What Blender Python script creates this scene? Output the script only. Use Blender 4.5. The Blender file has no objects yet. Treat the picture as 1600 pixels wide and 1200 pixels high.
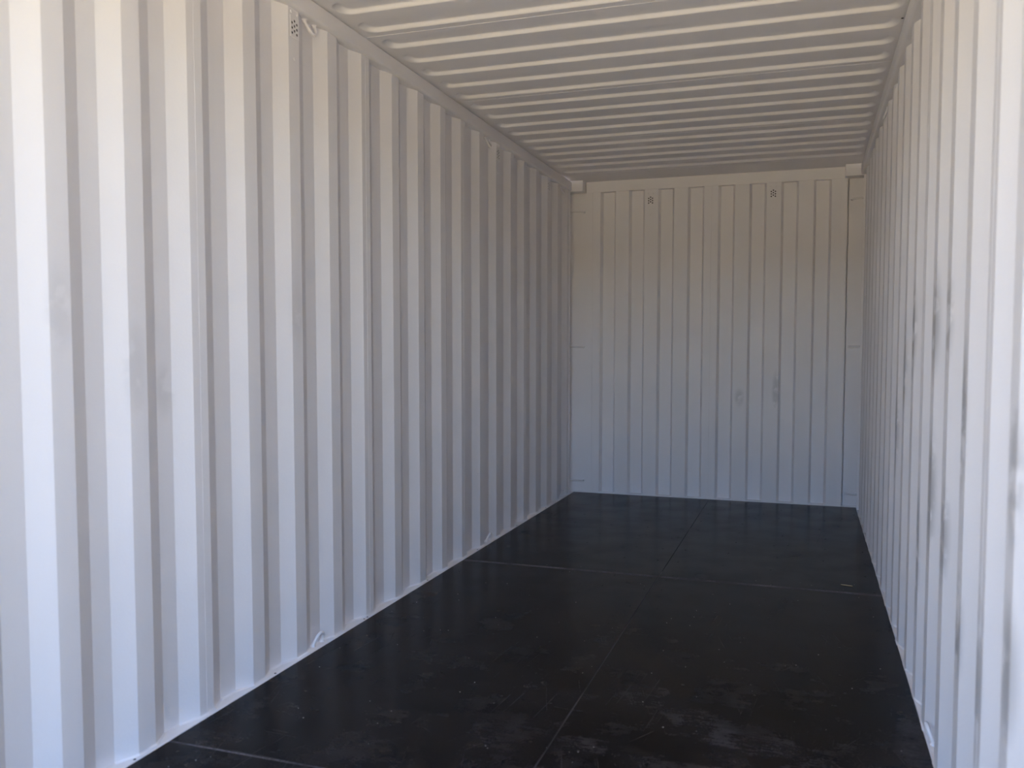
import bpy, bmesh, math, random
from mathutils import Vector, Matrix

S = bpy.context.scene
COL = S.collection
random.seed(7)

# ------------------------------------------------------------------ camera
W, L, H = 2.33, 7.098, 2.681          # floor width, floor length (y of the end wall), roof height
YAW, PITCH, ROLL = 0.31258, -0.05523, 0.00168
cam_d = bpy.data.cameras.new('camera')
cam = bpy.data.objects.new('camera', cam_d)
COL.objects.link(cam)
fw = Vector((-math.sin(YAW) * math.cos(PITCH), math.cos(YAW) * math.cos(PITCH), math.sin(PITCH)))
r0 = fw.cross(Vector((0, 0, 1))).normalized()
u0 = r0.cross(fw)
rr = r0 * math.cos(ROLL) + u0 * math.sin(ROLL)
uu = -r0 * math.sin(ROLL) + u0 * math.cos(ROLL)
m = Matrix.Identity(4)
for i in range(3):
    m[i][0], m[i][1], m[i][2] = rr[i], uu[i], -fw[i]
m.translation = Vector((1.9405, 0.0, 1.2735))
cam.matrix_world = m
cam_d.sensor_width = 36.0
cam_d.lens = 36.0 * 1311.3 / 1600.0
cam_d.shift_x = -37.28 / 1600.0
cam_d.shift_y = 14.87 / 1600.0
cam_d.clip_start = 0.05
cam_d.dof.use_dof = True
cam_d.dof.focus_distance = 5.0
cam_d.dof.aperture_fstop = 2.8
S.camera = cam

# ------------------------------------------------------------------ sky, sun, exposure
SUN_EL, SUN_AZ = math.radians(60), math.radians(-25)     # high sun behind the container, a little to its left
world = bpy.data.worlds.new('world')
S.world = world
world.use_nodes = True
wn = world.node_tree.nodes
wn.clear()
sky = wn.new('ShaderNodeTexSky')
sky.sky_type = 'NISHITA'
sky.sun_disc = False
sky.sun_elevation = SUN_EL
sky.sun_rotation = SUN_AZ
sky.air_density = 1.0
sky.dust_density = 0.0
sky.ozone_density = 4.4
bg = wn.new('ShaderNodeBackground')
bg.inputs['Strength'].default_value = 1.07
wo = wn.new('ShaderNodeOutputWorld')
world.node_tree.links.new(sky.outputs[0], bg.inputs[0])
world.node_tree.links.new(bg.outputs[0], wo.inputs[0])

sun_d = bpy.data.lights.new('sun', 'SUN')
sun_d.energy = 26.0
sun_d.angle = math.radians(0.53)
sun_d.color = (1.0, 0.93, 0.80)
sun = bpy.data.objects.new('sun', sun_d)
COL.objects.link(sun)
sdir = Vector((math.sin(SUN_AZ) * math.cos(SUN_EL), math.cos(SUN_AZ) * math.cos(SUN_EL), math.sin(SUN_EL)))
sun.rotation_euler = sdir.to_track_quat('Z', 'Y').to_euler()
sun.location = (6, 12, 10)

S.view_settings.view_transform = 'Standard'
S.view_settings.look = 'None'
S.view_settings.gamma = 1.0
S.view_settings.use_curve_mapping = False
S.view_settings.exposure = 0.45
S.cycles.max_bounces = 16
S.cycles.diffuse_bounces = 12
S.cycles.glossy_bounces = 6


# ------------------------------------------------------------------ materials
class NT:
    def __init__(self, name):
        self.m = bpy.data.materials.new(name)
        self.m.use_nodes = True
        self.t = self.m.node_tree
        self.b = self.t.nodes['Principled BSDF']

    def n(self, kind, **kw):
        nd = self.t.nodes.new(kind)
        for k, v in kw.items():
            setattr(nd, k, v)
        return nd

    def set(self, sock, v):
        if hasattr(v, 'is_output') or isinstance(v, bpy.types.NodeSocket):
            self.t.links.new(v, sock)
        else:
            sock.default_value = v

    def math(self, op, a, b=0.0, c=None, clamp=False):
        nd = self.n('ShaderNodeMath', operation=op, use_clamp=clamp)
        self.set(nd.inputs[0], a)
        self.set(nd.inputs[1], b)
        if c is not None:
            self.set(nd.inputs[2], c)
        return nd.outputs[0]

    def pos(self):
        return self.n('ShaderNodeNewGeometry').outputs['Position']

    def mapping(self, vec, scale=(1, 1, 1), rot=(0, 0, 0), loc=(0, 0, 0)):
        nd = self.n('ShaderNodeMapping')
        self.set(nd.inputs[0], vec)
        nd.inputs['Location'].default_value = loc
        nd.inputs['Rotation'].default_value = rot
        nd.inputs['Scale'].default_value = scale
        return nd.outputs[0]

    def noise(self, vec, scale, detail=3.0, rough=0.5):
        nd = self.n('ShaderNodeTexNoise')
        self.set(nd.inputs['Vector'], vec)
        nd.inputs['Scale'].default_value = scale
        nd.inputs['Detail'].default_value = detail
        nd.inputs['Roughness'].default_value = rough
        return nd.outputs[0]

    def range(self, v, a, b, c=0.0, d=1.0):
        nd = self.n('ShaderNodeMapRange')
        nd.interpolation_type = 'SMOOTHSTEP'
        self.set(nd.inputs[0], v)
        for i, x in enumerate((a, b, c, d)):
            nd.inputs[i + 1].default_value = x
        return nd.outputs[0]

    def mix(self, f, a, b):
        nd = self.n('ShaderNodeMix', data_type='RGBA')
        self.set(nd.inputs[0], f)
        self.set(nd.inputs[6], a)
        self.set(nd.inputs[7], b)
        return nd.outputs[2]

    def blob(self, vec, c, r, rot=0.0):
        """soft elliptical patch at c (x, y), radii r, 1 in the middle"""
        sub = self.n('ShaderNodeVectorMath', operation='SUBTRACT')
        self.set(sub.inputs[0], vec)
        sub.inputs[1].default_value = c
        mp = self.mapping(sub.outputs[0], scale=(1 / r[0], 1 / r[1], 1 / r[2]))
        if rot:
            mp = self.mapping(self.mapping(sub.outputs[0], rot=(0, 0, rot)), scale=(1 / r[0], 1 / r[1], 1 / r[2]))
        ln = self.n('ShaderNodeVectorMath', operation='LENGTH')
        self.set(ln.inputs[0], mp)
        return self.range(ln.outputs['Value'], 0.25, 1.0, 1.0, 0.0)

    def bump(self, h, dist, strength=1.0):
        nd = self.n('ShaderNodeBump')
        nd.inputs['Strength'].default_value = strength
        nd.inputs['Distance'].default_value = dist
        self.set(nd.inputs['Height'], h)
        self.set(self.b.inputs['Normal'], nd.outputs[0])


def paint(name, base=(0.83, 0.802, 0.818), blotches=()):
    t = NT(name)
    p = t.pos()
    broad = t.noise(p, 1.6, 4)
    col = t.mix(t.range(broad, 0.3, 0.7), tuple(x * 0.965 for x in base) + (1,), tuple(base) + (1,))
    marks = t.noise(t.mapping(p, scale=(3, 3, 1.2)), 9.0, 5, 0.62)
    col = t.mix(t.range(marks, 0.66, 0.76, 0, 0.06), col, (0.47, 0.46, 0.46, 1))
    for c, r, a in blotches:
        f = t.math('MULTIPLY', t.blob(p, c, r), t.range(t.noise(p, 14, 4), 0.34, 0.52, 0, a))
        col = t.mix(f, col, (0.34, 0.335, 0.34, 1))
    t.set(t.b.inputs['Base Color'], col)
    t.set(t.b.inputs['Roughness'], t.range(t.noise(p, 5, 3), 0.3, 0.7, 0.40, 0.50))
    t.b.inputs['Specular IOR Level'].default_value = 0.25
    t.bump(t.noise(p, 150, 2), 0.0006, 0.35)
    return t.m


def floor_mat():
    t = NT('film_faced_plywood')
    p = t.pos()
    base = t.mix(t.range(t.noise(p, 2.2, 4), 0.35, 0.7), (0.0050, 0.0040, 0.0041, 1), (0.0085, 0.0064, 0.0062, 1))
    dust = (0.20, 0.18, 0.195, 1)
    # broad dusty haze, heavier towards the open door
    sep = t.n('ShaderNodeSeparateXYZ')
    t.set(sep.inputs[0], p)
    near = t.range(sep.outputs[1], 2.0, 4.9, 1.0, 0.16)
    haze = t.range(t.noise(t.mapping(p, scale=(1, 1.5, 1)), 4.2, 10, 0.74), 0.42, 0.78, 0.0, 0.15)
    f = t.math('MULTIPLY', haze, near)
    # fine speckle of dust
    spk = t.range(t.noise(p, 210, 3, 0.65), 0.57, 0.74, 0.0, 0.34)
    spk = t.math('MULTIPLY', spk, t.math('MULTIPLY', near, t.range(t.noise(p, 2.0, 3), 0.35, 0.7)))
    f = t.math('MAXIMUM', f, spk)
    # drag scratches along the length of the container
    for sc, rot, lo, amp in (((70, 1.1, 1), 0.10, 0.635, 0.20), ((95, 1.8, 1), -0.30, 0.650, 0.22), ((2.2, 60, 1), 0.05, 0.650, 0.12), ((110, 2.4, 1), 0.55, 0.665, 0.20)):
        s = t.noise(t.mapping(t.mapping(p, rot=(0, 0, rot)), scale=sc), 1.0, 4, 0.55)
        s = t.math('MULTIPLY', t.range(s, lo, lo + 0.04, 0, amp), t.math('MULTIPLY', near, t.range(t.noise(p, 2.6, 4), 0.42, 0.62)))
        f = t.math('MAXIMUM', f, s)
    # worn patches at their own places on the boards
    fine = t.noise(t.mapping(p, scale=(16, 70, 1)), 1.0, 6, 0.7)
    rag = t.math('ADD', t.math('MULTIPLY', t.noise(p, 9.0, 8, 0.72), 0.62), t.math('MULTIPLY', fine, 0.38))
    patches = [((0.60, 3.56, 0), (0.15, 0.09, 1), 0.3, 0.95), ((0.70, 3.78, 0), (0.035, 0.22, 1), 0.35, 0.55),
               ((1.76, 2.74, 0), (0.36, 0.13, 1), 0.15, 1.15), ((1.62, 2.83, 0), (0.22, 0.16, 1), 0.5, 0.8),
               ((1.72, 2.46, 0), (0.36, 0.10, 1), 0.0, 1.1), ((1.98, 2.62, 0), (0.14, 0.20, 1), 0.0, 0.8),
               ((2.29, 2.85, 0), (0.085, 0.62, 1), 0.05, 1.1), ((2.20, 2.55, 0), (0.22, 0.22, 1), 0.0, 0.7),
               ((1.09, 3.40, 0), (0.10, 0.40, 1), 0.06, 0.45), ((1.42, 3.03, 0), (0.10, 0.10, 1), 0.0, 0.6),
               ((1.30, 2.55, 0), (0.26, 0.08, 1), 0.0, 0.75), ((1.00, 2.55, 0), (0.22, 0.22, 1), 0.0, 0.6),
               ((0.95, 2.95, 0), (0.13, 0.13, 1), 0.0, 0.5), ((2.05, 3.32, 0), (0.12, 0.07, 1), 0.0, 0.5),
               ((1.74, 3.02, 0), (0.12, 0.09, 1), 0.0, 0.55), ((0.62, 2.25, 0), (0.3, 0.12, 1), 0.0, 0.5)]
    for c, r, rot, a in patches:
        k = t.math('MULTIPLY', t.blob(p, c, r, rot), t.range(rag, 0.40, 0.80, 0.0, a * 0.50))
        f = t.math('MAXIMUM', f, k)
    # grime trodden in along the middle joint and the cross joint
    jx = t.math('ABSOLUTE', t.math('SUBTRACT', sep.outputs[0], 1.176))
    jy = t.math('ABSOLUTE', t.math('SUBTRACT', sep.outputs[1], 4.593))
    jy2 = t.math('ABSOLUTE', t.math('SUBTRACT', sep.outputs[1], 2.155))
    lines = t.math('MAXIMUM', t.math('MULTIPLY', t.range(jx, 0.0014, 0.0042, 0.9, 0), t.range(sep.outputs[1], 4.3, 5.0, 0.5, 0.02)),
                   t.math('MAXIMUM', t.range(jy, 0.009, 0.018, 0.9, 0), t.range(jy2, 0.0028, 0.006, 0.75, 0)))
    lines = t.math('MULTIPLY', lines, t.range(t.noise(p, 9, 5), 0.35, 0.62, 0.40, 1.0))
    f = t.math('MAXIMUM', f, lines)
    f = t.math('MULTIPLY', f, t.range(t.noise(p, 130, 3, 0.6), 0.34, 0.66, 0.55, 1.25))
    col = t.mix(f, base, dust)
    t.set(t.b.inputs['Base Color'], col)
    rg = t.math('ADD', t.range(t.noise(p, 4, 5), 0.3, 0.7, 0.19, 0.27), t.math('MULTIPLY', f, 0.8))
    t.set(t.b.inputs['Roughness'], rg)
    t.b.inputs['Specular IOR Level'].default_value = 0.075
    t.bump(t.noise(p, 60, 3), 0.0006, 0.12)
    return t.m


def plain(name, col, rough=0.6, metal=0.0, var=0.12, scale=40):
    t = NT(name)
    p = t.pos()
    a = tuple(x * (1 - var) for x in col) + (1,)
    t.set(t.b.inputs['Base Color'], t.mix(t.range(t.noise(p, scale, 4), 0.3, 0.7), a, tuple(col) + (1,)))
    t.b.inputs['Roughness'].default_value = rough
    t.b.inputs['Metallic'].default_value = metal
    return t.m


# darker patches on the inner faces of the right wall's ribs, and faint ones on the left wall
RSC = [((2.333, 2.44, 1.10), (0.05, 0.07, 0.26), 0.75), ((2.333, 1.86, 1.02), (0.05, 0.06, 0.2), 0.6),
       ((2.333, 3.01, 1.36), (0.05, 0.07, 0.24), 0.75), ((2.333, 3.01, 0.80), (0.05, 0.07, 0.28), 0.75),
       ((2.333, 3.58, 1.34), (0.05, 0.07, 0.26), 0.75), ((2.333, 2.73, 1.36), (0.05, 0.07, 0.2), 0.6),
       ((2.333, 2.72, 0.72), (0.05, 0.07, 0.2), 0.7), ((2.333, 2.43, 0.52), (0.05, 0.07, 0.2), 0.7),
       ((2.333, 2.15, 0.50), (0.05, 0.07, 0.25), 0.6), ((2.333, 1.86, 0.62), (0.05, 0.07, 0.2), 0.6),
       ((2.333, 3.30, 0.55), (0.05, 0.07, 0.35), 0.7), ((2.333, 3.87, 1.20), (0.05, 0.07, 0.3), 0.6),
       ((2.333, 4.15, 0.9), (0.05, 0.07, 0.3), 0.6)]
LSC = [((-0.017, 1.80, 1.38), (0.05, 0.06, 0.16), 0.16), ((-0.017, 2.07, 1.20), (0.05, 0.06, 0.2), 0.16),
       ((-0.053, 2.22, 1.13), (0.05, 0.06, 0.12), 0.2), ((-0.017, 2.93, 1.4), (0.05, 0.06, 0.2), 0.14)]
BSC = [((1.70, 7.1, 0.92), (0.04, 0.1, 0.2), 0.4), ((1.41, 7.1, 0.86), (0.05, 0.1, 0.10), 0.35)]
P_LEFT = paint('white_paint_left', blotches=LSC)
P_RIGHT = paint('white_paint_right', blotches=RSC)
P_BACK = paint('white_paint_back', blotches=BSC)
P_ROOF = paint('white_paint_roof')
P_TRIM = paint('white_paint_trim')
P_SILL = paint('white_paint_sill')
M_FLOOR = floor_mat()
M_DARK = plain('painted_hole_dark', (0.006, 0.006, 0.006), 0.9)  # near-black colour standing for the shade inside holes
M_SCREW = plain('screw_steel', (0.02, 0.018, 0.018), 0.5, 0.6)
M_EDGE = plain('plywood_edge', (0.11, 0.085, 0.075), 0.8)
M_CHIP = plain('pale_wood', (0.55, 0.42, 0.25), 0.8)
M_GRIT = plain('pale_grit', (0.42, 0.39, 0.38), 0.9)
M_SKY_BLOCK = plain('dark_sky_block', (0.03, 0.032, 0.025), 0.9, 0, 0.3, 2)
M_GROUND = plain('sandy_concrete', (0.55, 0.43, 0.225), 0.9, 0, 0.15, 1.2)


# ------------------------------------------------------------------ mesh helpers
class MB:
    def __init__(self):
        self.v, self.f = [], []

    def add(self, vs, fs):
        o = len(self.v)
        self.v += [tuple(x) for x in vs]
        self.f += [tuple(i + o for i in q) for q in fs]

    def box(self, x0, x1, y0, y1, z0, z1):
        self.add([(x, y, z) for z in (z0, z1) for y in (y0, y1) for x in (x0, x1)],
                 [(0, 2, 3, 1), (4, 5, 7, 6), (0, 1, 5, 4), (2, 6, 7, 3), (0, 4, 6, 2), (1, 3, 7, 5)])

    def prism(self, poly, f0, f1, mk):
        """poly: list of 2-d points; mk(a, b, t) -> 3-d"""
        n = len(poly)
        self.add([mk(a, b, f0) for a, b in poly] + [mk(a, b, f1) for a, b in poly],
                 [(i, (i + 1) % n, n + (i + 1) % n, n + i) for i in range(n)] + [tuple(range(n))[::-1], tuple(range(n, 2 * n))])

    def tube(self, pts, r, seg=10, cap=True):
        pts = [Vector(p) for p in pts]
        n = len(pts)
        rad = r if isinstance(r, (list, tuple)) else [r] * n
        vs, fs = [], []
        up = None
        for i, p in enumerate(pts):
            d = (pts[min(i + 1, n - 1)] - pts[max(i - 1, 0)]).normalized()
            if up is None:
                up = d.orthogonal().normalized()
            up = (up - d * up.dot(d)).normalized()
            sd = d.cross(up)
            for k in range(seg):
                a = 2 * math.pi * k / seg
                vs.append(p + (up * math.cos(a) + sd * math.sin(a)) * rad[i])
        for i in range(n - 1):
            for k in range(seg):
                fs.append((i * seg + k, i * seg + (k + 1) % seg, (i + 1) * seg + (k + 1) % seg, (i + 1) * seg + k))
        if cap:
            fs += [tuple(range(seg))[::-1], tuple(range((n - 1) * seg, n * seg))]
        self.add(vs, fs)

    def disc(self, c, nrm, r, h, seg=10):
        c, nrm = Vector(c), Vector(nrm).normalized()
        self.tube([c, c + nrm * h], r, seg)

    def build(self, name, mat, parent=None, smooth=False):
        me = bpy.data.meshes.new(name)
        me.from_pydata(self.v, [], self.f)
        bm = bmesh.new()
        bm.from_mesh(me)
        bmesh.ops.recalc_face_normals(bm, faces=bm.faces)
        bm.to_mesh(me)
        bm.free()
        if smooth:
            for q in me.polygons:
                q.use_smooth = True
            try:
                me.set_sharp_from_angle(angle=math.radians(40))
            except Exception:
                pass
        me.materials.append(mat)
        o = bpy.data.objects.new(name, me)
        COL.objects.link(o)
        if parent:
            o.parent = parent
        return o


def empty(name, loc=(0, 0, 0), kind=None):
    o = bpy.data.objects.new(name, None)
    COL.objects.link(o)
    o.location = loc
    o.empty_display_size = 0.05
    if kind:
        o['kind'] = kind
    return o


def structure(o, label=None):
    o['kind'] = 'structure'
    if label:
        o['label'] = label
    return o


def tag(o, label, cat, group=None):
    o['label'] = label
    o['category'] = cat
    if group:
        o['group'] = group
    return o


def copy_tree(o, parent=None):
    c = o.copy()
    COL.objects.link(c)
    if parent:
        c.parent = parent
    for ch in list(o.children):
        copy_tree(ch, c)
    return c


def round_profile(pts, r, seg=4):
    """replace every inner corner of an open 2-d polyline by an arc of bend radius r"""
    out = [pts[0]]
    for i in range(1, len(pts) - 1):
        p, a, b = Vector(pts[i]), Vector(pts[i - 1]), Vector(pts[i + 1])
        da, db = (a - p), (b - p)
        la, lb = da.length, db.length
        da.normalize()
        db.normalize()
        ang = math.acos(max(-1, min(1, da.dot(db))))
        if ang > math.pi - 1e-3:
            out.append(pts[i])
            continue
        t = min(r / math.tan(ang / 2), la * 0.45, lb * 0.45)
        p0, p1 = p + da * t, p + db * t
        for k in range(seg + 1):
            s = k / seg
            q = p0 * (1 - s) ** 2 + p * 2 * s * (1 - s) + p1 * s ** 2
            out.append((q.x, q.y))
    out.append(pts[-1])
    return out


def sheet(profile, thick, z0, z1, mk, nz=1):
    """a folded steel sheet of real thickness; profile: (along, across), mk(along, across, z)"""
    b = MB()
    n = len(profile)
    nr = []
    for i in range(n):
        a, c = Vector(profile[max(i - 1, 0)]), Vector(profile[min(i + 1, n - 1)])
        d = (c - a).normalized()
        nr.append(Vector((-d.y, d.x)))
    poly = list(profile) + [(profile[i][0] + nr[i].x * thick, profile[i][1] + nr[i].y * thick) for i in range(n - 1, -1, -1)]
    vs = [mk(a, c, z0) for a, c in poly] + [mk(a, c, z1) for a, c in poly]
    N = len(poly)
    fs = [(i, (i + 1) % N, N + (i + 1) % N, N + i) for i in range(N)]
    for i in range(n - 1):
        j = N - 1 - i
        fs += [(i, i + 1, j - 1, j), (N + i, N + j, N + j - 1, N + i + 1)]
    b.add(vs, fs)
    return b


# ------------------------------------------------------------------ side walls
PER, SLO, FLT, DEP = 0.28687, 0.0680, 0.0715, 0.029
PX = 0.017                                # inner rib faces stand this far outside the floor edge
DOOR_Y, END_Y = 0.0, 6.988  # open end drawn forward, container lengthened to even out the light inside
DL = [0.0147, 0.0058, -0.0042, 0.0017, -0.0029, -0.0072, -0.0107, -0.0036, -0.005, -0.0067, -0.0039, 0.0033, 0.0078,
      0.0053, 0.0033, 0.0021, 0, 0, 0]
DR = [0.0102, -0.0156, -0.0109, 0.0101, 0.0155, -0.0056, -0.0037] + [0] * 12
LEFT = [1.75241 + k * PER + (DL[k] if k >= 0 else 0.012) for k in range(-5, 19)]
RIGHT = [1.82616 + k * PER + (DR[k] if k >= 0 else 0.0) for k in range(-5, 18)]


def side_profile(near, seams):
    """polyline (y, depth) split at the seams; depth 0 = inner rib face, DEP = recessed flat"""
    pts = [(DOOR_Y, DEP)]
    for y in near:
        pts += [(y - SLO, DEP), (y, 0.0), (y + FLT, 0.0), (y + FLT + SLO, DEP)]
    pts = [q for q in pts if q[0] >= DOOR_Y and q[0] < END_Y - 0.002]
    last = pts[-1]
    pts.append((END_Y, last[1]))
    cuts = [DOOR_Y] + seams + [END_Y]
    out = []
    for a, b in zip(cuts[:-1], cuts[1:]):
        seg = [q for q in pts if a + 1e-6 < q[0] < b - 1e-6]
        va = DEP if a == DOOR_Y else 0.0
        vb = last[1] if b == END_Y else 0.0
        out.append([(a, va)] + seg + [(b, vb)])
    return out


WALL_Z0, WALL_Z1 = -0.02, 2.625


def side_wall(name, label, near, seam_k, mat, sign):
    root = structure(empty(name), label)
    seams = [near[k + 5] + FLT * 0.5 for k in seam_k]
    x0 = -PX if sign < 0 else W + 0.003
    mk = lambda a, c, z: (x0 + sign * c, a, z)
    for prof in side_profile(near, seams):
        rp = round_profile(prof, 0.007)
        if sign < 0:
            b = sheet(rp, 0.002, WALL_Z0, WALL_Z1, mk)
        else:
            b = sheet(rp, 0.002, WALL_Z0, WALL_Z1, mk)
        b.build('wall_panel', mat, root)
    for y in seams:                        # slightly proud weld bead down each sheet joint
        b = MB()
        rng = random.Random(int(y * 1000))
        pts = [(x0 + sign * 0.0005, y + rng.uniform(-0.0006, 0.0006), 0.006 + (2.598 - 0.006) * i / 60) for i in range(61)]
        b.tube(pts, [rng.uniform(0.0009, 0.0014) for _ in pts], 6)
        b.build('weld_seam', mat, root, True)
    return root


side_wall('wall_left', 'long left wall of white painted corrugated steel', LEFT, (2, 6, 10, 14), P_LEFT, -1)
side_wall('wall_right', 'long right wall of white painted corrugated steel', RIGHT, (1, 5, 9, 13), P_RIGHT, 1)


# ------------------------------------------------------------------ end wall
BP, BS, BD = 0.2487, 0.0170, 0.044
back = structure(empty('wall_back'), 'far end wall of white vertical corrugated steel')
pts = [(0.150, 0.0)]
for k in range(8):
    xe = 0.226 + BP * k                   # right edge of a proud rib
    nx = 0.226 + BP * (k + 1) - 0.1155    # left edge of the next one
    pts += [(xe, 0.0), (xe + BS, BD), (nx - BS, BD), (nx, 0.0)]
pts.append((2.176, 0.0))
mkb = lambda a, c, z: (a, L + 0.005 + c, z)
mid = 1.164
for seg in ([q for q in pts if q[0] < mid] + [(mid, 0.0)], [(mid, 0.0)] + [q for q in pts if q[0] > mid]):
    sheet(round_profile(seg, 0.003), 0.002, -0.02, 2.62, mkb).build('wall_panel', P_BACK, back)
b = MB()
b.tube([(mid, L + 0.0045, 0.012), (mid, L + 0.0045, 1.3), (mid, L + 0.0045, 2.6)], 0.0017, 6)
b.build('weld_seam', P_BACK, back, True)
for x0, x1, lab in ((0.1015, 0.1585, None), (2.1685, 2.2185, None)):
    b = MB()
    b.box(x0, x1, L - 0.001, L + 0.045, -0.02, 2.601)
    b.build('frame_strip', P_BACK, back)
b = MB()                                   # closing sheet behind, so that no daylight leaks round the frame
b.box(-0.12, W + 0.12, L + 0.06, L + 0.075, -0.1, 2.78)
b.build('light_leak_sheet', P_BACK, back)

# front header beam across the top of the end wall
b = MB()
b.box(0.1015, 2.2185, L - 0.0015, L + 0.05, 2.6015, 2.712)
structure(b.build('trim_1', P_TRIM), 'plain header beam above the far end wall')

# corner posts: a recessed face, a side return and a narrow groove beside the frame
for nm, sx, xa, xb, gx, lab in (('trim_2', -1, -0.075, 0.0975, 0.0975, 'recessed corner post at the left of the end wall'),
                                ('trim_3', 1, 2.2305, W + 0.075, 2.2185, 'recessed corner post at the right of the end wall')):
    b = MB()
    b.box(xa, xb, L + 0.026, L + 0.05, -0.02, 2.70)
    xs = xa if sx < 0 else xb
    b.box(xs - (0.01 if sx < 0 else 0.0), xs + (0.0 if sx < 0 else 0.01), END_Y + 0.002, L + 0.05, -0.02, 2.70)
    structure(b.build(nm, P_TRIM), lab)

# flanged vertical edge where each side wall stops
for nm, x0, x1, lab in (('trim_4', -0.075, -0.0135, 'narrow vertical end flange of the left wall'),
                        ('trim_5', W - 0.0005, W + 0.075, 'narrow vertical end flange of the right wall')):
    b = MB()
    b.box(x0, x1, END_Y + 0.0005, END_Y + 0.0085, -0.02, 2.604)
    structure(b.build(nm, P_TRIM), lab)


# ------------------------------------------------------------------ top side rails
def rail(name, xf, sign, label):
    zt, zb, r = 2.681, 2.605, 0.014
    xo = -0.075 if sign < 0 else W + 0.075
    poly = [(xf + sign * 0.03, zt), (xf + sign * 0.03, zt - 0.005), (xf, zt - 0.005)]
    for k in range(6):
        a = math.pi / 2 * k / 5
        poly.append((xf + sign * (r - r * math.cos(a)), zb + r - r * math.sin(a)))
    poly += [(xo, zb), (xo, zt)]
    b = MB()
    b.prism(poly, DOOR_Y, L - 0.105, lambda a, c, t: (a, t, c))
    return structure(b.build(name, P_TRIM, None, True), label)


rail('trim_6', 0.0, -1, 'top side rail along the left wall under the roof')
rail('trim_7', 2.309, 1, 'top side rail along the right wall under the roof')


# ------------------------------------------------------------------ bottom sills
def sill(name, near, sign, label):
    root = structure(empty(name), label)
    xi, xo = (-0.0005, -0.075) if sign < 0 else (W + 0.0005, W + 0.075)
    b = MB()
    poly = [(xi, -0.06), (xi, -0.001), (xi + sign * 0.002, 0.0015), (xo, 0.0015), (xo, -0.06)]
    b.prism(poly, DOOR_Y, L + 0.01, lambda a, c, t: (a, t, c))
    b.build('angle_strip', P_SILL, root)
    # bead of sealant in the corner between sill and corrugated wall
    base = -PX if sign < 0 else W + 0.003
    prof = []
    for s in side_profile(near, []):
        prof += s
    prof = round_profile(prof, 0.007, 3)
    rng = random.Random(3)
    vs, fs = [], []
    for i, (y, d) in enumerate(prof):
        w = rng.uniform(0.004, 0.007)
        x = base + sign * d
        vs += [(x - sign * w, y, 0.0016), (x - sign * w * 0.45, y, 0.0036), (x + sign * 0.0005, y, rng.uniform(0.006, 0.009)), (x + sign * 0.0005, y, 0.0016)]
    for i in range(len(prof) - 1):
        for k in range(4):
            fs.append((i * 4 + k, i * 4 + (k + 1) % 4, i * 4 + 4 + (k + 1) % 4, i * 4 + 4 + k))
    b = MB()
    b.add(vs, fs)
    b.build('sealant_bead', P_SILL, root, True)
    b = MB()
    ys = [2.02, 2.74, 3.43, 3.46, 4.12, 4.85, 5.6, 6.3] if sign < 0 else [1.6, 6.1, 6.5]
    for y in ys:
        b.disc((xi + sign * 0.010, y, 0.001), (0, 0, 1), 0.0045, 0.0016, 8)
    o = b.build('screw_heads', M_SCREW, root)
    o['kind'] = 'stuff'
    return root


sill('baseboard_left', LEFT, -1, 'white steel sill strip between floor and left wall')
sill('baseboard_right', RIGHT, 1, 'white steel sill strip between floor and right wall')
b = MB()
b.box(-0.02, W + 0.02, L + 0.0005, L + 0.06, -0.05, 0.009)
structure(b.build('baseboard_back', P_SILL), 'low white sill strip at the foot of the end wall')


# ------------------------------------------------------------------ floor
floor = structure(empty('floor'), 'glossy black film faced plywood floor with dusty scuff marks')
XJ, YJ = 1.176, [DOOR_Y, 2.155, 4.593, 6.9]
G = 0.0008


def board(x0, x1, y0, y1):
    """a plywood board with an eased upper edge"""
    b = MB()
    c, z = 0.0015, -0.028
    lo = [(x0, y0), (x1, y0), (x1, y1), (x0, y1)]
    inn = [(x0 + c, y0 + c), (x1 - c, y0 + c), (x1 - c, y1 - c), (x0 + c, y1 - c)]
    vs = [(x, y, z) for x, y in lo] + [(x, y, -0.0012) for x, y in lo] + [(x, y, 0.0) for x, y in inn]
    fs = [(3, 2, 1, 0), (8, 9, 10, 11)]
    for i in range(4):
        j = (i + 1) % 4
        fs += [(i, j, 4 + j, 4 + i), (4 + i, 4 + j, 8 + j, 8 + i)]
    b.add(vs, fs)
    return b


rng = random.Random(11)
rows = [(DOOR_Y, 2.155), (2.155, 4.593), (4.593, L)]
for x0, x1 in ((0.0, XJ), (XJ, W)):
    for y0, y1 in rows:
        o = board(x0 + (G if x0 else 0.0), x1 - (G if x1 < W else 0.0), y0 + G, y1 - G).build('floor_panel', M_FLOOR, floor)
        # self-tapping screws, sunk heads in rows over the cross members
        b = MB()
        y = y0 + 0.05
        ys = [y0 + 0.045]
        while ys[-1] < y1 - 0.35:
            ys.append(ys[-1] + 0.305)
        ys.append(y1 - 0.045)
        for yy in ys:
            for fx in (0.06, 0.30, 0.53, 0.77, 0.95):
                if rng.random() < 0.12:
                    continue
                cx = x0 + (x1 - x0) * fx + rng.uniform(-0.03, 0.03)
                cy = yy + rng.uniform(-0.012, 0.012)
                b.disc((cx, cy, -0.002), (0, 0, 1), rng.uniform(0.0048, 0.0062), 0.0026, 10)
        s = b.build('screw_heads', M_SCREW, o)
        s['kind'] = 'stuff'
b = MB()
b.box(-0.07, W + 0.07, DOOR_Y, L + 0.06, -0.16, -0.03)
b.build('subframe', M_EDGE, floor)


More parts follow.
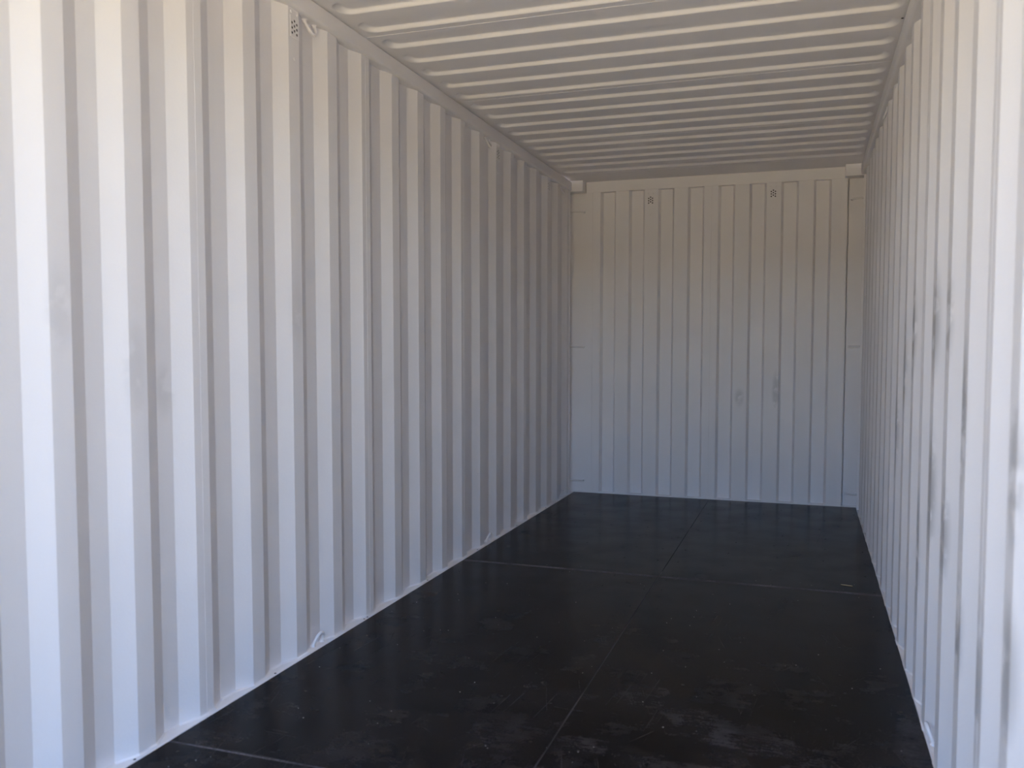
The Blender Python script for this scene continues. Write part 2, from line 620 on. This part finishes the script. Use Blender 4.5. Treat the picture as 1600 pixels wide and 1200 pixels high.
# ------------------------------------------------------------------ roof
roof = structure(empty('ceiling'), 'white steel roof with pressed cross ribs')
far = [3.655, 3.866, 4.078, 4.290, 4.506, 4.724, 4.938, 5.152, 5.369, 5.582, 5.793, 5.998, 6.213, 6.422, 6.650]
nrun = 17
far = [3.655 - 0.2135 * (nrun - i) for i in range(nrun)] + far
far = [y for y in far if y - 0.13 > DOOR_Y + 0.02]
RIBW, RIBD, SL = 0.124, 0.0185, 0.0135
RX0, RX1 = 0.028, 2.294


def slot(x0, x1, y0, y1, r, seg=5):
    """outline of a long slot with well rounded corners, as (x, y), counter-clockwise"""
    out = []
    for cx, cy, a0 in ((x1 - r, y0 + r, -90), (x1 - r, y1 - r, 0), (x0 + r, y1 - r, 90), (x0 + r, y0 + r, 180)):
        for k in range(seg + 1):
            a = math.radians(a0 + 90 * k / seg)
            out.append((cx + r * math.cos(a), cy + r * math.sin(a)))
    return out


def roof_panel(ribs, y0, y1):
    b = MB()
    bm = bmesh.new()
    X0, X1 = -0.07, W + 0.07
    corners = [bm.verts.new((x, y, H)) for x, y in ((X0, y0), (X1, y0), (X1, y1), (X0, y1))]
    edges = [bm.edges.new((corners[i], corners[(i + 1) % 4])) for i in range(4)]
    rings = []
    for yf in ribs:
        ya = yf - RIBW
        lev = [(0.0, 0.0), (0.0035, 0.0022), (SL * 0.5, RIBD * 0.5), (SL - 0.0035, RIBD - 0.0022), (SL, RIBD)]
        loops = []
        for off, dz in lev:
            e = off * 2.6                   # the rib ends run out more gently than its flanks
            loops.append([bm.verts.new((x, y, H + dz)) for x, y in slot(RX0 + e, RX1 - e, ya + off, yf - off, 0.052 - off)])
        n = len(loops[0])
        edges += [bm.edges.new((loops[0][i], loops[0][(i + 1) % n])) for i in range(n)]
        rings.append(loops)
    bmesh.ops.triangle_fill(bm, edges=edges, use_beauty=True)
    for loops in rings:
        n = len(loops[0])
        for a, c in zip(loops[:-1], loops[1:]):
            for i in range(n):
                f = bm.faces.new((a[i], a[(i + 1) % n], c[(i + 1) % n], c[i]))
                f.smooth = True
        bm.faces.new(loops[-1])
    bmesh.ops.recalc_face_normals(bm, faces=bm.faces)
    me = bpy.data.meshes.new('roof_panel')
    bm.to_mesh(me)
    bm.free()
    me.materials.append(P_ROOF)
    o = bpy.data.objects.new('roof_panel', me)
    COL.objects.link(o)
    o.parent = roof
    return o


cuts = [3.4855 - 1.0675 * 3, 3.4855 - 1.0675 * 2, 3.4855 - 1.0675, 3.4855, 4.546, 5.617, 6.700]
edges_y = [DOOR_Y] + cuts
for a, c in zip(edges_y[:-1], edges_y[1:]):
    if c - a < 0.05:
        continue
    roof_panel([y for y in far if a < y - RIBW and y < c], a, c - 0.001)
for y in cuts[1:-1]:
    b = MB()
    b.box(0.0, W, y - 0.004, y + 0.004, H - 0.0012, H + 0.001)
    b.build('weld_seam', P_ROOF, roof)
b = MB()                                   # plain end plate between the last rib and the header
b.box(-0.07, W + 0.07, 6.7, L + 0.06, H + 0.010, H + 0.016)
b.box(-0.07, W + 0.07, 6.699, 6.703, H - 0.0008, H + 0.016)
b.build('end_plate', P_ROOF, roof)
b = MB()  # added unseen sheet above the ribs, stops daylight leaking in
b.box(-0.10, W + 0.10, DOOR_Y - 0.02, L + 0.07, H + 0.045, H + 0.05)
b.build('light_leak_sheet', P_ROOF, roof)

b = MB()
b.disc((2.300, 3.975, H - 0.0012), (0, 0, 1), 0.0055, 0.0013, 12)  # flat disc, the hole's darkness put into its colour
h = b.build('rivet_hole', M_DARK, roof)
h['label'] = 'tiny dark hole by the right rail'

# door frame at the open end (behind the camera's view, it shades the opening)
b = MB()
b.box(-0.16, W + 0.16, DOOR_Y - 0.16, DOOR_Y - 0.001, 2.60, 2.80)
structure(b.build('trim_8', P_TRIM), 'header of the open door end')
for nm, x0, x1, lab in (('trim_9', -0.16, -0.02, 'left door post of the open end'), ('trim_10', W + 0.02, W + 0.16, 'right door post of the open end')):
    b = MB()
    b.box(x0, x1, DOOR_Y - 0.16, DOOR_Y - 0.001, -0.16, 2.5985)
    structure(b.build(nm, P_TRIM), lab)

# the yard in front of the container
b = MB()
b.add([(-80, -80, -0.17), (80, -80, -0.17), (80, 80, -0.17), (-80, 80, -0.17)], [(0, 1, 2, 3)])
structure(b.build('ground', M_GROUND), 'pale sandy yard outside the container')
b = MB()                                   # added unseen slab, blocks low sky light from the open end
b.box(-45, 45, -25.3, -25, -0.2, 4.5)
structure(b.build('sky_block', M_SKY_BLOCK), 'unseen dark slab added to block the horizon sky light')


# ------------------------------------------------------------------ corner castings
def casting(x0, x1, ya, label):
    root = empty('corner_casting', ((x0 + x1) / 2, ya + 0.055, 2.6))
    b = MB()
    c = 0.003
    hx, hy, hz = (x1 - x0) / 2, 0.055, 0.0385
    poly = [(-hx + c, -hy), (hx - c, -hy), (hx, -hy + c), (hx, hy), (-hx, hy), (-hx, -hy + c)]
    b.prism(poly, 0.0, 2 * hz + 0.013, lambda a, d, t: (a, d, t))
    b.build('block', P_TRIM, root)
    return tag(root, label, 'corner block')


casting(-0.07, 0.0965, L - 0.10, 'square steel corner block under the roof at the left end of the header')
casting(2.1955, W + 0.07, L - 0.10, 'square steel corner block under the roof at the right end of the header')


# ------------------------------------------------------------------ lashing rings
def make_ring():
    root = empty('lashing_ring')
    b = MB()
    pts = []
    hw, hh = 0.034, 0.050
    for k in range(17):
        a = math.pi * k / 16
        y = -hw * math.cos(a)
        z = hh * math.sin(a) ** 0.8 if 0 < k < 16 else 0.0
        pts.append((0.020 * (z / hh), y, z))
    b.tube(pts, 0.0066, 10)
    b.build('rod', P_TRIM, root, True)
    for s in (-1, 1):                      # flared weld at each foot
        w = MB()
        rr_ = [0.014, 0.012, 0.0092, 0.0075]
        w.tube([(0.0, s * hw, -0.0035), (0.0, s * hw, 0.001), (0.001, s * hw * 0.99, 0.006), (0.003, s * hw * 0.98, 0.012)], rr_, 10)
        w.build('weld_foot', P_TRIM, root, True)
    return root


def ring_y(k):
    return (LEFT[k + 5] + FLT + SLO + LEFT[k + 6] - SLO) / 2


ring0 = make_ring()
GRP = None
RZT, RZB = 2.6045, 0.003
specs = [(-0.036, ring_y(4), RZT, 'down', 1, 'hooked steel lashing ring under the left top rail, beside the nearest air vent'),
         (-0.036, ring_y(11), RZT, 'down', 1, 'small lashing ring under the left top rail midway down the left wall'),
         (-0.036, ring_y(17), RZT, 'down', 1, 'tiny lashing ring under the left top rail next to the end wall corner'),
         (-0.036, ring_y(4), RZB, 'up', 1, 'curved steel lashing ring standing on the left sill nearest the camera'),
         (-0.036, ring_y(11), RZB, 'up', 1, 'small lashing ring standing on the left sill midway down the wall'),
         (-0.036, ring_y(17), RZB, 'up', 1, 'tiny lashing ring standing on the left sill next to the end wall corner'),
         (W + 0.020, 2.925, RZB, 'up', -1, 'pale lashing ring on the right sill behind a rib near the bottom right'),
         (W + 0.012, 5.135, RZT, 'down', -1, 'small lashing ring under the right top rail, mostly hidden by the ribs')]
for i, (x, y, z, way, sx, lab) in enumerate(specs):
    o = ring0 if i == 0 else copy_tree(ring0)
    o.location = (x, y, z)
    rx = 0.0 if way == 'up' else math.pi
    # 'down' turns the ring over about y (x flips too), so turn about z to keep it leaning into the room
    o.rotation_euler = (0, math.pi if way == 'down' else 0, 0)
    lean = 1 if way == 'up' else -1
    if lean * sx < 0:
        o.rotation_euler[2] = math.pi
    tag(o, lab, 'lashing ring', 'lashing rings along the rails and sills')


# ------------------------------------------------------------------ air vents
def make_vent(dc=0.0160, dz=0.0195, rad=0.0056, w=0.058, h=0.082, rivets=((-0.021, 0.056), (0.022, 0.053), (-0.002, -0.123))):
    """punched ventilator: plate in local x-z plane facing -y, nine round holes backed by a sheet painted dark for their shade"""
    root = empty('air_vent')
    holes = []
    for c, shift in ((-1, 0.0), (0, dz / 2), (1, 0.0)):
        for k in (-1, 0, 1):
            holes.append((c * dc, k * dz + shift - dz / 4))
    bm = bmesh.new()
    vs = [bm.verts.new((x, 0, z)) for x, z in ((-w / 2, -h / 2), (w / 2, -h / 2), (w / 2, h / 2), (-w / 2, h / 2))]
    es = [bm.edges.new((vs[i], vs[(i + 1) % 4])) for i in range(4)]
    for cx, cz in holes:
        ring = [bm.verts.new((cx + rad * math.cos(2 * math.pi * k / 12), 0, cz + rad * math.sin(2 * math.pi * k / 12))) for k in range(12)]
        es += [bm.edges.new((ring[i], ring[(i + 1) % 12])) for i in range(12)]
    bmesh.ops.triangle_fill(bm, edges=es, use_beauty=True)
    ext = bmesh.ops.extrude_face_region(bm, geom=list(bm.faces))
    for v in [g for g in ext['geom'] if isinstance(g, bmesh.types.BMVert)]:
        v.co.y -= 0.0012
    bmesh.ops.recalc_face_normals(bm, faces=bm.faces)
    me = bpy.data.meshes.new('perforated_plate')
    bm.to_mesh(me)
    bm.free()
    me.materials.append(P_TRIM)
    o = bpy.data.objects.new('perforated_plate', me)
    COL.objects.link(o)
    o.parent = root
    b = MB()
    b.box(-w / 2 + 0.003, w / 2 - 0.003, 0.0, 0.0004, -h / 2 + 0.003, h / 2 - 0.003)  # dark sheet, shade behind the holes put into its colour
    hs = b.build('hole_shade', M_DARK, root)
    hs['label'] = 'near-black sheet painted as the shade inside the holes'
    for x, z in rivets:
        b = MB()
        b.tube([(x, 0.0005, z), (x, -0.001, z), (x, -0.0022, z)], [0.0058, 0.0052, 0.0028], 10)
        b.build('rivet', P_TRIM, root, True)
    return root


vent0 = make_vent()
vents = [((-PX + 0.0006, LEFT[9] + FLT * 0.58, 2.535), -90, 'perforated air vent near the top of the left wall, closest to the camera'),
         ((-PX + 0.0006, LEFT[17] + FLT * 0.55, 2.537), -90, 'small perforated air vent high on the left wall past its middle'),
         ((-PX + 0.0006, LEFT[21] + FLT * 0.55, 2.537), -90, 'perforated air vent high on the left wall close to the end wall'),
         ((0.659, L + 0.0044, 2.5125), 0, 'air vent with nine dark holes at upper left of the end wall'),
         ((1.655, L + 0.0044, 2.5155), 0, 'air vent with nine dark holes at upper right of the end wall')]
for i, (loc, rz, lab) in enumerate(vents):
    o = vent0 if i == 0 else copy_tree(vent0)
    o.location = loc
    # plate faces local -y; turn it so that it faces into the room
    o.rotation_euler = (0, 0, math.radians(90) if rz else 0)
    tag(o, lab, 'vent', 'punched air vents below the roof')


# ------------------------------------------------------------------ lashing bars on the corner posts
def lashing_bar(pts, label):
    c = Vector(pts[0])
    root = empty('lashing_bar', c)
    b = MB()
    b.tube([Vector(p) - c for p in pts], 0.0072, 10)
    b.build('rod', P_TRIM, root, True)
    e = Vector(pts[-1]) - c
    w = MB()
    w.tube([e + Vector((0, 0.0, 0)), e + Vector((0, 0.026, 0))], [0.0074, 0.009], 10)
    w.build('weld_foot', P_TRIM, root, True)
    return tag(root, label, 'lashing bar', 'lashing bars across the corner posts')


yb = L + 0.001
for z, sag, where in ((2.447, -0.006, 'upper'), (1.276, -0.003, 'middle'), (0.100, 0.0, 'lowest')):
    lashing_bar([(-0.068, yb + 0.004, z + 0.004), (-0.03, yb, z + 0.003), (0.03, yb, z + sag * 0.5), (0.078, yb, z + sag)],
                where + ' thin horizontal lashing bar across the left corner post')
for z, sag, where in ((2.447, -0.008, 'upper'), (1.280, 0.0, 'middle'), (0.102, 0.010, 'lowest')):
    lashing_bar([(W + 0.068, yb + 0.004, z + 0.003), (W + 0.03, yb, z + 0.002), (2.30, yb, z + sag * 0.3), (2.253, yb, z + sag)],
                where + ' thin horizontal lashing bar across the right corner post')


# ------------------------------------------------------------------ loose bits on the floor
b = MB()
b.prism([(-0.03, -0.0015), (0.004, -0.0035), (0.03, -0.001), (0.022, 0.0022), (-0.01, 0.003)], 0.0, 0.003, lambda a, c, t: (a, c, t))
chip = b.build('wood_splinter', M_CHIP)
chip.location = (2.164, 4.733, 0.0002)
chip.rotation_euler = (0, 0, math.radians(-12))
tag(chip, 'pale wood splinter lying on the black floor near the right wall', 'splinter')

rng = random.Random(5)
b = MB()
n = 0
while n < 130:
    x, y = rng.uniform(0.05, 2.3), 1.9 + 3.0 * rng.random() ** 1.5
    r = rng.uniform(0.0009, 0.0022) * (1.3 if rng.random() < 0.1 else 1)
    b.disc((x, y, 0.0), (rng.uniform(-.2, .2), rng.uniform(-.2, .2), 1), r, r * 0.8, 5)
    n += 1
g = b.build('grit', M_GRIT)
g['kind'] = 'stuff'
tag(g, 'pale crumbs of grit scattered over the black floor', 'grit')
